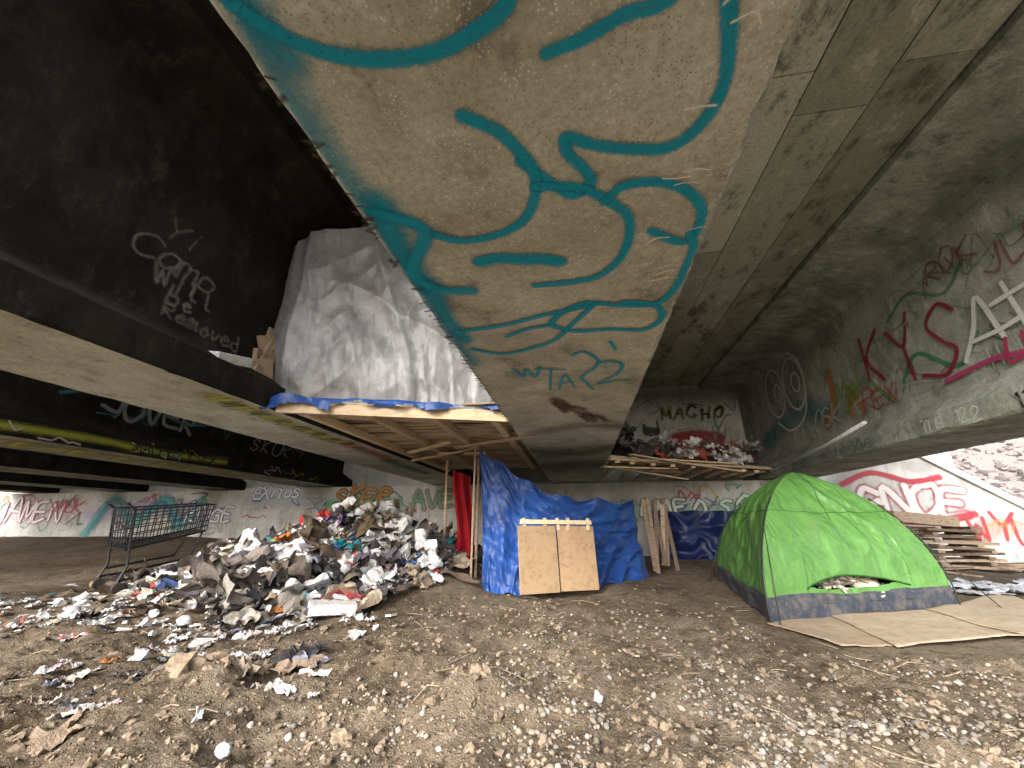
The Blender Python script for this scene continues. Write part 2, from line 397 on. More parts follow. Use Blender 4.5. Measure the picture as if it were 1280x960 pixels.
S([(.01,2.57),(.07,2.52),(.12,2.55),(.2,2.7),(.17,2.85),(.08,3.02),(.13,3.2),(.18,3.35)],.038,teal)
S([(.2,2.75),(.28,2.72),(.38,2.8),(.36,3.0),(.26,3.14),(.22,3.22),(.34,3.16),(.46,3.16)],.038,teal)
S([(.26,2.38),(.31,2.52)],.034,teal)
S([(-.46,2.74),(-.39,2.93),(-.36,2.78),(-.30,2.95),(-.24,2.74)],.03,teal)
S([(-.28,2.78),(-.05,2.83)],.03,teal); S([(-.16,2.8),(-.2,3.3)],.03,teal)
S([(-.12,3.3),(-.06,2.95),(.02,3.25)],.028,teal); S([(-.1,3.15),(0,3.1)],.028,teal)
brown=(.13,.075,.045)
for i in range(20):
    a=R(); x=-.2+a*.5+U(-.06,.06); y=3.6+a*.95+U(-.12,.12)
    S([(x,y),(x+U(.02,.12),y+U(.08,.3))],U(.06,.17),brown,0.,.85)
S([(.6,4.9),(.1,4.7),(-.5,5.0)],.5,(.2,.19,.14),0.,.5); S([(.55,6.2),(-.1,6.6),(-.7,6.3)],1.2,(.16,.15,.12),0.,.5); S([(.5,8.2),(-.7,8.4)],2,(.12,.11,.09),0.,.55)  # wide dark washes, not tags; soffit gets darker towards the far end
for i in range(14):
    x=U(.30,.5);y=U(.5,1.7); S([(x,y),(x+U(.02,.05),y+U(-.03,.01)),(x+U(.06,.09),y+U(-.03,.02))],U(.008,.018),(.85,.84,.78),.1,.85,4)
for i in range(80):
    y=U(.4,4.8); S([(-.77,y),(-.77+U(.01,.05),y+U(-.02,.04))],U(.012,.035),(.05,.035,.02),.1,.85,3)
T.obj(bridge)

T=Tag(lambda u,v,l:(-3.59+l,u,v)); gw=(.30,.285,.24)
for txt,o,sz,al in(('Yi',(2.25,3.38),.2,.25),('Camp',(2.05,3.08),.24,.38),('Will',(2.30,2.92),.18,.42),('be',(2.45,2.80),.17,.42),('Removed',(2.45,2.66),.14,.32)):
    T.text(txt,o,sz,.85,.055,gw,alpha=al,soft=.0,jit=.03)
T.obj(bridge)
T=Tag(lambda u,v,l:(u,v,ZB-l)); ye=(.38,.40,.08)
T.stroke([(-3.4,3.0),(-3.45,4),(-3.5,5.2)],.45,ye,0.,.7)
T.stroke([(-3.4,5.2),(-3.5,7)],.5,(.42,.10,.06),0.,.6); T.stroke([(-3.6,7),(-3.6,9)],.5,(.05,.3,.24),0.,.6)
for i in range(16):
    y=3.0+i*.17; T.stroke([(-3.25,y),(-3.5,y+U(.0,.12)),(-3.3,y+.1),(-3.6,y+U(.05,.2))],.03,(.02,.02,.02) if i%2 else (.6,.6,.1),.4,.9)
for i in range(8): T.stroke([(-8.1,3+i*.7),(-8.6,3.2+i*.7),(-8.2,3.5+i*.7)],.3,(.5,.55,.05),.1,.8)
T.obj(bridge)
T=Tag(lambda u,v,l:(-7.74+l,u,v))
T.stroke([(3.6,2.17),(5,2.2),(6.2,2.16),(7.5,2.2)],.20,(.42,.46,.07),.0,.85)
T.scrib(4,11,2.08,2.3,22,[(.03,.03,.03),(.6,.6,.55),(.5,.55,.05),(.1,.3,.3)],.02,.05,.8,.25)
T.text('MACHO JOVER',(5.6,2.1),.17,.9,.03,(.03,.03,.03)); T.obj(bridge)
T=Tag(lambda u,v,l:(-8.16+l,u,v))
T.text('JOVER',(5.2,2.75),.4,.9,.10,(.42,.44,.45),alpha=.6); T.text('SKUR',(8.5,2.7),.35,1.,.08,(.4,.4,.4),alpha=.5)
T.stroke([(4.6,2.9),(5.6,3.3),(6.6,2.9),(8,3.2)],.12,(.1,.3,.35),.1,.6); T.scrib(5,11,2.7,3.2,14,[(.4,.4,.4),(.1,.3,.3),(.3,.05,.1)],.02,.06,.5); T.obj(bridge)

XW=5.13
T=Tag(lambda u,v,l:(XW-l,-u,v))
S=T.stroke; red=(.22,.012,.035); wh=(.62,.62,.59); bk=(.02,.02,.02); gr=(.04,.22,.11)
for c,pts,w_,a in(((.06,.25,.30),[(-11.5,3.0),(-9.5,3.3),(-8.4,3.0)],.8,.5),((.50,.20,.04),[(-8.7,2.8),(-8.3,3.2),(-8.2,3.8)],.35,.75),((.55,.55,.51),[(-7.7,2.9),(-6.8,3.0),(-6.0,2.9)],.5,.4),((.5,.5,.46),[(-7.6,4.2),(-6.4,4.1),(-5.3,4.2)],.6,.25),
    ((.14,.28,.10),[(-8.0,2.9),(-7.4,3.3),(-6.9,2.8)],.12,.8),(gr,[(-6.6,3.0),(-6.2,3.3),(-5.7,2.9),(-5.3,3.2)],.10,.8),(gr,[(-6.5,4.0),(-6,4.2),(-5.5,3.9),(-5.1,4.15)],.08,.6),((.5,.5,.46),[(-10.6,2.8),(-10.2,3.0)],.5,.4),((.45,.2,.05),[(-7.9,2.8),(-7.8,3.3),(-7.6,2.8)],.2,.6)):
    S(pts,w_,c,.0 if w_>.2 else .3,a)
T.scrib(-11,-4.2,2.75,4.4,46,[(.05,.07,.05),(.03,.03,.03),(.2,.03,.04),gr,(.45,.45,.42),(.06,.2,.25),(.12,.25,.06)],.015,.045,.5,.5)
def ell(cu,cv,ru,rv,w_,c,**k): S([(cu+ru*math.cos(a*math.pi/6),cv+rv*math.sin(a*math.pi/6)) for a in range(13)],w_,c,**k)
ell(-10.35,4.05,.42,.62,.085,wh); ell(-9.45,4.0,.42,.62,.085,wh); ell(-10.2,4.0,.16,.22,.085,wh); ell(-9.35,4.0,.16,.22,.085,wh)
S([(-10.8,4.7),(-10.1,5.1),(-9.2,4.6),(-9.0,4.0),(-9.3,3.2),(-10.0,3.0),(-10.5,3.3)],.08,wh); S([(-10.0,5.0),(-10.2,5.5),(-9.8,5.3)],.07,wh)
S([(-10.6,4.9),(-10.9,5.4)],.07,wh)
S([(-7.15,4.0),(-7.2,3.25)],.08,red);S([(-6.75,4.0),(-7.12,3.6),(-6.9,3.15)],.08,red)
S([(-6.58,3.85),(-6.35,3.5),(-6.12,3.95)],.08,red);S([(-6.35,3.5),(-6.35,2.95)],.08,red)
S([(-5.45,3.62),(-5.62,3.8),(-5.88,3.6),(-5.75,3.3),(-5.6,3.1),(-5.85,2.85),(-6.2,2.95)],.08,red)
S([(-5.55,2.9),(-5.3,3.25),(-5.12,3.6),(-5.02,3.0)],.09,wh); S([(-5.4,3.1),(-5.0,3.1),(-4.7,3.15)],.08,wh); S([(-4.8,3.6),(-4.75,2.9)],.08,wh)
S([(-5.0,3.42),(-4.6,3.45)],.08,wh)
for i in range(8): S([(-5.5+i*.12,2.95),(-5.5+i*.12,2.75-U(0,.1))],.02,wh,alpha=.5)
S([(-5.9,2.75),(-5.3,2.8),(-4.9,2.75)],.09,(.35,.04,.12))
T.text('UA',(-5.1,2.7),.28,.9,.06,(.35,.03,.09)); T.text('ROK',(-5.6,4.1),.3,.85,.05,(.13,.02,.03),alpha=.6); T.text('JUL',(-4.9,3.75),.32,.85,.05,(.20,.02,.03),alpha=.7)
T.text('MW',(-8.2,3.05),.45,.8,.07,(.18,.28,.06),alpha=.8)
T.text('REX',(-7.5,2.75),.3,.85,.05,(.32,.05,.03),alpha=.7); T.text('FUN',(-4.6,3.0),.4,.85,.06,(.5,.5,.48),alpha=.6)
T.text('OSK',(-9.0,2.8),.35,.85,.08,(.5,.5,.46),alpha=.6)
for i in range(10):
    y=-U(3.5,11);z=U(2.9,4.5); S([(y,z),(y+U(.1,.5),z+U(-.2,.2))],U(.01,.03),(.55,.52,.42),.2,.6)
T.obj(bridge)
T=Tag(lambda u,v,l:(4.83-l,-u,v))
T.text('TUE 122',(-6.2,2.10),.15,.8,.03,wh,alpha=.7); T.text('122',(-4.95,2.10),.16,.8,.036,bk); T.text('SAD SOME',(-8.2,2.1),.14,.9,.025,bk,alpha=.6)
T.scrib(-10,-4.5,2.09,2.28,14,[bk,wh,(.2,.3,.25)],.01,.03,.5,.2)
T.stroke([(-12,2.19),(-9,2.19),(-7,2.19)],.2,(.2,.28,.25),0.,.4); T.obj(bridge)

YB=12.64
T=Tag(lambda u,v,l:(u,YB-l,v))
T.stroke([(1.2,4.9),(3,4.9),(5.2,4.8)],1.2,(.12,.12,.10),0.,.5)  # wide dark wash along the top of the wall, not a tag
T.text('MACHO',(2.75,4.05),.40,1.0,.12,(.03,.03,.03),alpha=.85); T.text('MACHO',(2.75,4.05),.40,1.0,.05,(.30,.38,.10),jit=.03,alpha=.8)
T.stroke([(3.1,3.45),(3.8,3.5),(4.4,3.4)],.5,(.33,.03,.035),.3,.85); T.stroke([(3.2,3.2),(4.4,3.15)],.3,(.33,.03,.035),.3,.85)
T.stroke([(2.2,3.9),(2.2,3.6),(2.6,3.6),(2.6,4.0)],.1,(.1,.1,.1)); T.stroke([(2.25,3.7),(2.55,3.7)],.3,(.05,.05,.05),.4)
T.scrib(1.3,5,2.9,4.7,14,[(.1,.3,.3),(.1,.1,.1),(.3,.35,.3)],.03,.07,.6,.6); T.obj(bridge)
T=Tag(lambda u,v,l:(u,11.645-l,v))
tl=(.08,.36,.35)
def bub(T,txt,o,sz,adv,fill,line,w_=.22,**k):
    st=random.getstate(); T.text(txt,o,sz,adv,sz*w_*2.2,line,soft=.4,alpha=.85)
    random.setstate(st); T.text(txt,o,sz,adv,sz*w_*1.45,fill,soft=.4,alpha=.85)
MIX=[tl,(.5,.10,.14),(.10,.10,.28),(.75,.75,.77),(.15,.38,.2),(.06,.06,.06),(.55,.33,.12)]
T.stroke([(-10.8,1.6),(-8.2,1.6)],.8,(.5,.55,.58),0.,.5); T.scrib(-10.8,-5,1.1,1.95,22,MIX,.03,.10,.7,.5)
bub(T,'EXITUS',(-10.6,1.72),.30,.95,(.72,.75,.78),(.05,.2,.4))
T.stroke([(-7.8,1.5),(-5.5,1.5)],.6,(.1,.45,.2),0.,.6)
bub(T,'SKER',(-7.6,1.5),.45,1.0,(.55,.22,.06),(.08,.22,.12))
bub(T,'AVES',(-5,1.4),.45,1.0,(.14,.33,.22),(.42,.12,.08))
T.stroke([(1,1.3),(3,1.2),(6,1.3)],.9,(.28,.38,.34),0.,.7); T.scrib(.9,6,.6,1.9,26,MIX,.03,.09,.7,.5)
bub(T,'KAMEO',(1.2,1.1),.42,1.1,(.62,.66,.60),(.03,.06,.05),.2); bub(T,'SOEN',(3.7,1.2),.4,1.1,(.5,.66,.56),(.05,.1,.08),.2)
T.obj(None)
T=Tag(lambda u,v,l:(u,11.995-l,v))
T.stroke([(-23,1.3),(-20,1.2),(-18,1.4)],1.,(.65,.55,.62),0.,.5); T.scrib(-23.5,-12,.7,1.9,46,MIX,.04,.14,.6,.8)
bub(T,'FUAMEN',(-22.6,1.0),.7,.95,(.82,.80,.83),(.45,.12,.18),.12); T.text('AMEK',(-19.4,1.3),.4,.9,.08,(.5,.08,.12),alpha=.8)
T.stroke([(-17.5,1.2),(-15,1.5),(-12.5,1.2)],.9,(.48,.38,.60),0.,.5)
T.stroke([(-17.4,.6),(-16.6,1.7),(-15.5,1.0),(-14.4,1.7),(-13.6,.9),(-12.9,1.6)],.6,tl,.2,.8)
T.stroke([(-17.3,.7),(-16.6,1.75),(-15.6,1.1),(-14.5,1.65),(-13.7,1.0),(-12.9,1.6)],.10,(.08,.16,.4),.4,.8)
bub(T,'KNGE',(-13.4,1.0),.5,.95,(.82,.82,.84),(.25,.18,.4),.14); T.text('PACEN',(-13.2,.6),.3,.9,.05,(.3,.3,.35))
T.obj(None)
T=Tag(lambda u,v,l:(u,12.495-l,v))
T.stroke([(7,1.5),(8,2.6),(9.6,2.4)],.8,(.35,.33,.31),0.,.5)
bub(T,'GNOE',(7.6,1.15),.72,.9,(.78,.76,.74),(.40,.04,.06),.22); T.stroke([(7.3,1.95),(8.1,2.25),(9.0,2.0),(9.7,2.1)],.2,(.40,.04,.06),.4,.85)
T.stroke([(7.4,1.05),(9,.95),(10.2,1.15)],.25,(.40,.04,.06),.3,.85); T.stroke([(10,.5),(10.8,.9),(11.6,.5)],.8,(.48,.32,.28),0.,.7); T.text('WYL',(9.95,.5),.65,.8,.12,(.42,.05,.06)); T.scrib(7,11,.2,1.0,10,MIX,.03,.08,.6,.5)
T.obj(None)

# ------------------------------------------------------------------ left sleeping platform
pl=empty('wooden_platform'); mb=MB()
def fy(x): return 3.5+(x+3.14)*.34
for i in range(4):
    x=-3.0+i*.68; mb.box((x,(fy(x)+8.8)/2+.02,ZB+.05),(.09,8.8-fy(x),.09),(0,0,U(-.01,.01)))
y=3.65
while y<8.8:
    mb.box((-1.95,y+.35,ZB+.115),(2.45,U(.09,.14),.025),(0,0,.33 if y<4.3 else U(-.03,.12))); y+=U(.14,.19)
mb.box((-1.95,3.89,ZB+.03),(2.5,.05,.13),(0,0,math.atan(.34)))
for i in range(5): mb.box((U(-2.8,-1.2),U(4.6,7),ZB-.02),(U(.8,1.5),.09,.03),(0,0,U(-1,1)))
mb.obj('planks',M_wood,False,pl,.004)
mb=MB(); mb.box((-1.95,6.4,ZB+.15),(2.4,4.6,.02)); mb.obj('plywood_sheet',M_wood2,False,pl)

tp=empty('silver_tarpaulin_wall')
def rdg(a,b,c): return 1-2*abs(N(a,b,c))
def tf(u,v):
    bx=-3.50+u*3.0; x=bx; y=3.48+(bx+3.14)*.33+.02
    top=4.34+.30*min(1,u*3)+.03*N(u*8,0); bot=ZB+.06+.03*math.sin(u*25)
    if u<.09: bot+=(0.09-u)*3
    z=bot+(top-bot)*v
    p=u*5.5+.6*N(u*1.5,v*.9,4)+.7*v
    f=.10*rdg(p,v*.5,1)*(.35+.65*v)+.045*rdg(p*2.1+5,v*.8,2)*(.3+.7*abs(v-.4))+.05*rdg(u*3+v*3.2,v*1.2-u*1.4,7)+.022*rdg(u*5.5-v*4,v*2+u*2,17)+.06*N(u*2.0,v*1.5,9)+.006*N(u*25,v*18,3)
    y+=-f-.05*math.sin(math.pi*v)+.15; x+=.02*N(u*5,v*6,8)
    if u<.10: y+=(.10-u)*2.0
    return (x,y,z)
mb=MB(); mb.grid(tf,180,150); mb.obj('sheet',M_silver,True,tp)
def bf(u,v):
    x=-3.45+u*2.9; y=3.47+(x+3.14)*.33-.05-.03*math.sin(u*50)-.05*abs(N(u*12,v*2)); z=ZB+.14-.16*v-.05*N(u*9,1)+ (.16 if u<.07 else 0)
    return (x,y-.02*v,z)
mb=MB(); mb.grid(bf,110,8,skip=lambda u,v:v>.30+.8*N(u*7,3)+(0.5 if u<.3 else 0)); mb.obj('blue_hem',M_blue,True,tp)
mb=MB(); mb.box((-3.30,2.95,ZB+.36),(.16,.42,.10),(.25,.1,.1),(.7,.7,.71)); mb.obj('foam_block',M_trash,False,None,.01)
mb=MB()
for i in range(7): mb.box((-3.5+R()*.1,3.5+i*.05,ZB+.35+i*.12),(.05,.3,.5),(U(-.4,.4),U(-.3,.3),U(-.5,.5)),(.3,.22,.15))
mb.obj('cardboard_flaps',M_card,False,tp)

# ------------------------------------------------------------------ blue tarp shelter
sh=empty('tarp_shelter')
def lerp(a,b,t): return [a[i]+(b[i]-a[i])*t for i in range(len(a))]
def poly(ps,t):
    t*=len(ps)-1; i=min(int(t),len(ps)-2); return lerp(ps[i],ps[i+1],t-i)
top=[(-1.49,5.66,1.97),(-1.18,5.78,1.80),(-.74,5.92,1.50),(-.30,6.1,1.31),(.25,6.45,1.29),(.84,6.95,1.27)]
bot=[(-1.38,5.56,.06),(-1.1,5.48,.05),(-.78,5.58,.05),(-.3,5.91,.06),(.26,6.26,.08),(.88,7.0,.08)]
def bf2(u,v):
    p=Vector(poly(bot,u)).lerp(Vector(poly(top,u)),v)
    fan=(u+.05)*(5+3*(1-v))+.9*N(u*2,v*1.2)       # folds fan out from the high corner
    f=.10*rdg(fan,v*.8,1)*(1-.5*v)+.06*rdg(u*3+v*3,v*2.2-u*2,3)+.035*rdg(u*6-v*4,v*5+u*3,5)+.015*rdg(u*13+v*5,v*9,6)+.006*N(u*30,v*20,2)
    return (p.x+.4*f,p.y-f+.13+.10*math.sin(math.pi*v),p.z-.07*math.sin(u*math.pi*5)**2*v+(.05*N(u*14,0) if v<.05 else 0))
mb=MB(); mb.grid(bf2,170,110)
def rf(u,v):
    p=Vector(bf2(u,1.0)); q=Vector((p.x+.2,p.y+1.6,p.z*.55+.1)); r=p.lerp(q,v); r.z+=.05*N(u*5,v*4)*min(1,v*5); return r
mb.grid(rf,80,30)
def rs(u,v):
    p=Vector(bf2(1.0,v)); q=Vector((1.12,8.3,.1)).lerp(Vector((1.0,8.5,1.0)),v); r=p.lerp(q,u); r.x+=(.06*math.sin(u*12)*(1-v)+.06*N(u*4,v*4))*min(1,u*6); return r
mb.grid(rs,30,30); mb.obj('blue_sheet',M_blue,True,sh)
mb=MB()
for p in top[::2]: mb.tube([(p[0],p[1]+.15,.05),(p[0],p[1]+.15,p[2]-.12)],.02)
mb.tube([(-1.5,5.6,.05),(-1.5,5.62,2.05)],.015)
mb.obj('poles',M_wood2,False,sh)
bd=empty('plywood_boards'); mb=MB(); A=Vector((-.80,5.30));B=Vector((.18,5.87)); an=math.atan2(B.y-A.y,B.x-A.x)
for k,(a,b) in enumerate(((0.0,.485),(.5,1.0))):
    c=A.lerp(B,(a+b)/2); L=(B-A).length*(b-a); mb.box((c.x,c.y+.03*k,.42+.06),(L,.02,.80),(-.10,0.015*k,an),(.42,.28,.165) if k else (.36,.25,.145))
mb.obj('panels',M_card,False,bd,.003)
mb=MB(); c=A.lerp(B,.5); mb.box((c.x-.01,c.y+.035,.925),(1.08,.025,.055),(-.1,0.01,an)); 
for k in(.06,.33,.5,.64,.92):
    q=A.lerp(B,k); mb.box((q.x,q.y+.06,.90),(.045,.02,.16),(-.1,U(-.1,.1),an))
mb.obj('battens',M_wood,False,bd,.003)

def drape(mb,c,sx,sy,rot,amp,col,n=8,hf=None,lift=.02,mott=True):
    k=U(0,200); M=Euler(rot).to_matrix(); st=U(1.5,4.5)
    def fn(u,v):
        a,b=(u-.5),(v-.5)
        r=1+.8*N(u*2.6+k,v*2.6)
        w_=abs(N(u*st*1.3+k,v*2.0,k)); w2=N(u*6+k,v*6,k); w3=abs(N(u*9+k,v*3+k,k))
        p=M@Vector((a*sx*r+.12*sx*N(v*4,k,u*2),b*sy*r,amp*(2.2*(w_-.2)+1.0*w2+.7*w3)))
        p=Vector(c)+p
        if hf:
            g=hf(p.x,p.y)+lift
            if p.z<g: p.z=g+.03*abs(w2)+.02*w3
        return p
    cf=None
    if mott and R()<.2:
        c2=random.choice([(.05,.05,.05),(.6,.6,.6),(.2,.15,.1),(.45,.4,.35),(.4,.06,.06)])
        def cf(u,v):
            t=1 if (N(u*4+k,v*4,k+9)>.12) else 0
            return tuple(col[i]*(1-t)+c2[i]*t for i in range(3))+(1,)
    mb.grid(fn,n,n,col,cf=cf)
PAL=[((.78,.78,.78),11),((.52,.52,.53),6),((.36,.325,.29),9),((.17,.14,.12),11),((.028,.028,.032),13),((.27,.195,.135),10),((.42,.34,.25),7),((.085,.075,.08),9),((.42,.03,.03),2.0),((.02,.24,.31),1.4),((.05,.11,.33),1.8),((.55,.20,.05),.7),((.55,.33,.40),1.0),((.55,.50,.42),6),((.07,.08,.05),4),((.22,.22,.28),5),((.5,.42,.12),.4)]
def pick():
    c=random.choices([p[0] for p in PAL],[p[1] for p in PAL])[0]; f=U(.7,1.12); return tuple(min(.82,q*f) for q in c)
def bottle(mb,c,rot,s,col):
    M=Euler(rot).to_matrix(); n=10; pr=[(0,0),(.9,0),(1,.1),(1,1.6),(.95,1.9),(.4,2.4),(.38,2.7),(0,2.7)]; vs=[];fs=[]
    for r,z in pr:
        for k in range(n):
            a=2*math.pi*k/n; vs.append(Vector(c)+M@Vector((r*math.cos(a)*s,r*math.sin(a)*s,z*s)))
    for i in range(len(pr)-1):
        for k in range(n): fs.append((i*n+k,i*n+(k+1)%n,(i+1)*n+(k+1)%n,(i+1)*n+k))
    mb.add(vs,fs,col)
hg=gz
def strip(mb,x,y,l,wd,col):   # long ribbon of cloth / film lying over the heap
    a=U(0,6.28); P=[]; n=14
    for i in range(n+1):
        P.append((x,y)); a+=U(-.45,.45); x+=math.cos(a)*l/n; y+=math.sin(a)*l/n
    k=U(0,99)
    def fn(u,v):
        i=min(int(v*n),n); px,py=P[i]; q=P[min(i+1,n)] if i<n else P[i]; dx,dy=(q[0]-P[i-1 if i else 0][0],q[1]-P[i-1 if i else 0][1]); L=math.hypot(dx,dy)+1e-6
        s_=(u-.5)*wd*(1+.5*N(v*6,k)); X_=px-dy/L*s_; Y_=py+dx/L*s_
        return (X_,Y_,gz(X_,Y_)+.07+.05*abs(N(u*3+k,v*9))+.04*N(v*7,k,3))
    mb.grid(fn,4,n,col)
def inpile():
    while True:
        q=R()
        if q<.50: x,y=random.gauss(-3.5,1.0),random.gauss(6.1,.75)
        elif q<.84: x,y=random.gauss(-3.9,1.2),random.gauss(4.8,.65)
        else: x,y=random.gauss(-5.5,.6),random.gauss(5.1,.5)
        if x>-1.75 or x<-7 or y<3.4: continue
        if x>-2.2 and y<5.0: continue
        if y<3.65+abs(x+3.0)*.35: continue
        return x,y
mb=MB()
for i in range(2100):
    x,y=inpile(); z=gz(x,y); q=R(); c=pick()
    if q<.66:
        s=U(.08,.28) if R()<.82 else U(.3,.6); drape(mb,(x,y,z+U(0,.07)),s,s*U(.3,1.),(U(-.4,.9),U(-.5,.5),U(0,6.28)),s*U(.08,.20),c,8 if s<.22 else 16,hg)
    elif q<.75: strip(mb,x,y,U(.4,1.2),U(.03,.12),c)
    elif q<.86: mb.box((x,y,z+U(.04,.1)),(U(.05,.28),U(.03,.2),U(.01,.07)),(U(-.7,.7),U(-.7,.7),U(0,6.28)),random.choice([(.8,.8,.79),(.35,.24,.15),(.33,.23,.14),(.6,.58,.54),(.42,.05,.05),(.06,.06,.08),(.06,.13,.36)]),0,.008)
    elif q<.94: rock(mb,(x,y,z+.07),U(.04,.16),random.choice([(.82,.82,.84),(.78,.78,.78),(.05,.05,.06),(.04,.04,.045),(.72,.70,.66)]),I3 if R()<.6 else I2,.8,.8)
    elif q<.97: bottle(mb,(x,y,z+.08),(U(.8,2.2),U(-1,1),U(0,6.28)),U(.018,.036),random.choice([(.6,.65,.7),(.1,.35,.15),(.8,.8,.8),(.05,.2,.5)]))
    else:
        a=U(0,6.28); l=U(.3,.8); mb.tube([(x,y,z+.06),(x+math.cos(a)*l,y+math.sin(a)*l,gz(x+math.cos(a)*l,y+math.sin(a)*l)+U(.05,.3))],U(.006,.014),6,random.choice([(.4,.3,.2),(.6,.6,.6),(.06,.06,.06)]))
for x,y,s,c in((-3.15,5.2,.42,(.01,.27,.36)),(-2.15,6.2,.35,(.01,.27,.36)),(-2.75,5.4,.4,(.78,.78,.8)),(-3.9,5.9,.4,(.5,.02,.02)),(-4.1,5.3,.3,(.55,.18,.03)),(-3.6,5.3,.8,(.10,.075,.05)),(-2.6,6.0,.45,(.74,.74,.76)),(-3.3,4.6,.8,(.14,.11,.09)),(-4.5,4.7,.8,(.19,.155,.14)),(-2.9,4.7,.7,(.04,.04,.045)),(-3.0,5.7,.7,(.16,.115,.065)),(-4.9,5.4,.7,(.22,.18,.16)),(-3.9,4.3,.8,(.15,.125,.11)),(-2.6,5.0,.6,(.09,.08,.10)),(-3.5,6.3,.7,(.3,.26,.17)),(-4.6,6.1,.6,(.05,.05,.06)),(-5.3,4.9,.6,(.5,.5,.5)),(-2.4,5.2,.45,(.8,.8,.8))):
    drape(mb,(x,y,gz(x,y)+.10),s,s*.8,(U(.1,.6),U(-.3,.3),U(0,6)),s*.16,c,26,hg,mott=False)
for x,y,s in((-2.2,5.6,.17),(-2.6,5.7,.15),(-3.7,5.0,.16),(-4.6,5.2,.15),(-3.1,6.3,.18),(-2.0,5.3,.13),(-3.9,6.4,.2)): rock(mb,(x,y,gz(x,y)+.12),s,(.80,.80,.82),I3,.9,1.0)
mb.box((-2.45,3.95,.14),(.42,.24,.09),(.1,.08,.7),(.78,.78,.77),0,.006)
mb.box((-2.38,4.1,.20),(.3,.12,.03),(.1,.2,.9),(.7,.7,.7),0,.004)
mb.box((-4.5,6.2,gz(-4.5,6.2)+.2),(.3,.02,.3),(.3,.2,.4),(.5,.02,.03),0,.004)
mb.obj('trash_pile',M_trash,True)
def autosmooth(ob,ang=60):
    me=ob.data; bm=bmesh.new(); bm.from_mesh(me)
    for e in bm.edges:
        if len(e.link_faces)==2 and e.calc_face_angle(0)>math.radians(ang): e.smooth=False
    bm.to_mesh(me); bm.free()
autosmooth(bpy.data.objects['trash_pile'],50)
mb=MB()
spots=[(-3.28,2.33,22,.35),(-2.57,2.74,30,.35),(-2.42,1.95,8,.2),(-1.88,2.5,12,.22),(-5.7,4.2,90,.8),(-4.4,3.6,90,.6),(-3.1,3.4,55,.4),(-2.2,3.7,14,.3)]
for cx,cy,n,sp in spots:
    for i in range(n):
        x,y=random.gauss(cx,sp),random.gauss(cy,sp*.55)
        if y<1.7: continue
        z=gz(x,y); q=R(); c=pick() if R()<.7 else random.choice([(.75,.75,.75),(.62,.61,.6)])
        s=U(.03,.12) if R()<.85 else U(.12,.24)
        if q<.75: drape(mb,(x,y,z+.015),s,s*U(.4,1),(U(-.3,.5),U(-.3,.3),U(0,6.28)),s*.18,c,8,hg,.006)
        elif q<.9: mb.box((x,y,z+.02),(s,s*.6,.02),(U(-.3,.3),U(-.3,.3),U(0,6)),c,0,.004)
        else: rock(mb,(x,y,z+.02),s*.35,(.75,.75,.75),I2,.8,.5)
for i in range(110):
    x=U(-3.5,3.5);y=U(1.8,5.5)
    if x>1.5 and y>3.6: continue
    s=U(.012,.035); drape(mb,(x,y,gz(x,y)+.01),s,s*.7,(U(-.4,.4),U(-.4,.4),U(0,6)),s*.2,random.choice([(.65,.65,.64),(.45,.34,.23),(.5,.45,.4),(.3,.24,.17)]),3)
x,y=.04,2.63; rock(mb,(x,y,gz(x,y)+.03),.028,(.85,.85,.85),I2,.9,.3)
for i in range(90):
    x=U(-4,2.2);y=U(1.8,5.5);a=U(0,3.14);l=U(.04,.22)*(1 if R()<.85 else 2.); z=gz(x,y)+.012
    mb.tube([(x,y,z),(x+math.cos(a)*l/2,y+math.sin(a)*l/2,max(z,gz(x+math.cos(a)*l/2,y+math.sin(a)*l/2)+.01)),(x+math.cos(a)*l,y+math.sin(a)*l,gz(x+math.cos(a)*l,y+math.sin(a)*l)+.01)],.003,5,(.33,.26,.18))
mb.obj('litter',M_trash,True); autosmooth(bpy.data.objects['litter'],50)
mb=MB(); x,y=-1.60,1.88
M_=(1.57,0,-2.05); z=max(gz(x-.06*k,y+.03*k) for k in(-1,0,1))+.022
M_=(1.57,0,1.15)
bottle(mb,(x,y,z),M_,.026,(.62,.74,.82)); bottle(mb,(x+.012,y-.006,z+.0005),M_,.0205,(.05,.28,.55))
mb.obj('plastic_bottle',M_trash,True)

mb=MB(); mb.grid(lambda u,v:(-2.02+.30*u+.04*math.sin(v*5),6.35+.07*math.sin(u*12+v*4)+.05*N(u*4,v*4),.25+1.5*v-.1*u),30,60,(.38,.015,.025)); mb.obj('red_blanket',M_cloth,True)
mb=MB()
mb.tube([(-2.2,6.5,.2),(-2.25,6.55,1.95)],.025,8); mb.obj('wooden_post',M_wood,True)
mb=MB()
for i in range(7):
    mb.box((1.22+i*.075,7.85+i*.07,.72),(.07,.025,1.25+U(-.25,.1)),(U(-.08,.02),U(-.12,.12),U(-.3,.3)))
mb.obj('leaning_boards',M_wood2,False)
def nf(u,v): return (1.75+u*2.2,10.9+.1*math.sin(u*14)-.1*(1-v)-.16*rdg(u*5,v*3,2),.06+v*1.15+.04*N(u*5,1))
mb=MB(); mb.grid(nf,60,30)
mb.grid(lambda u,v:(nf(u,1)[0],nf(u,1)[1]+v*.8,nf(u,1)[2]+.05*N(u*4,v*4)*v),40,12); mb.obj('dark_tarpaulin',M_navy,True)

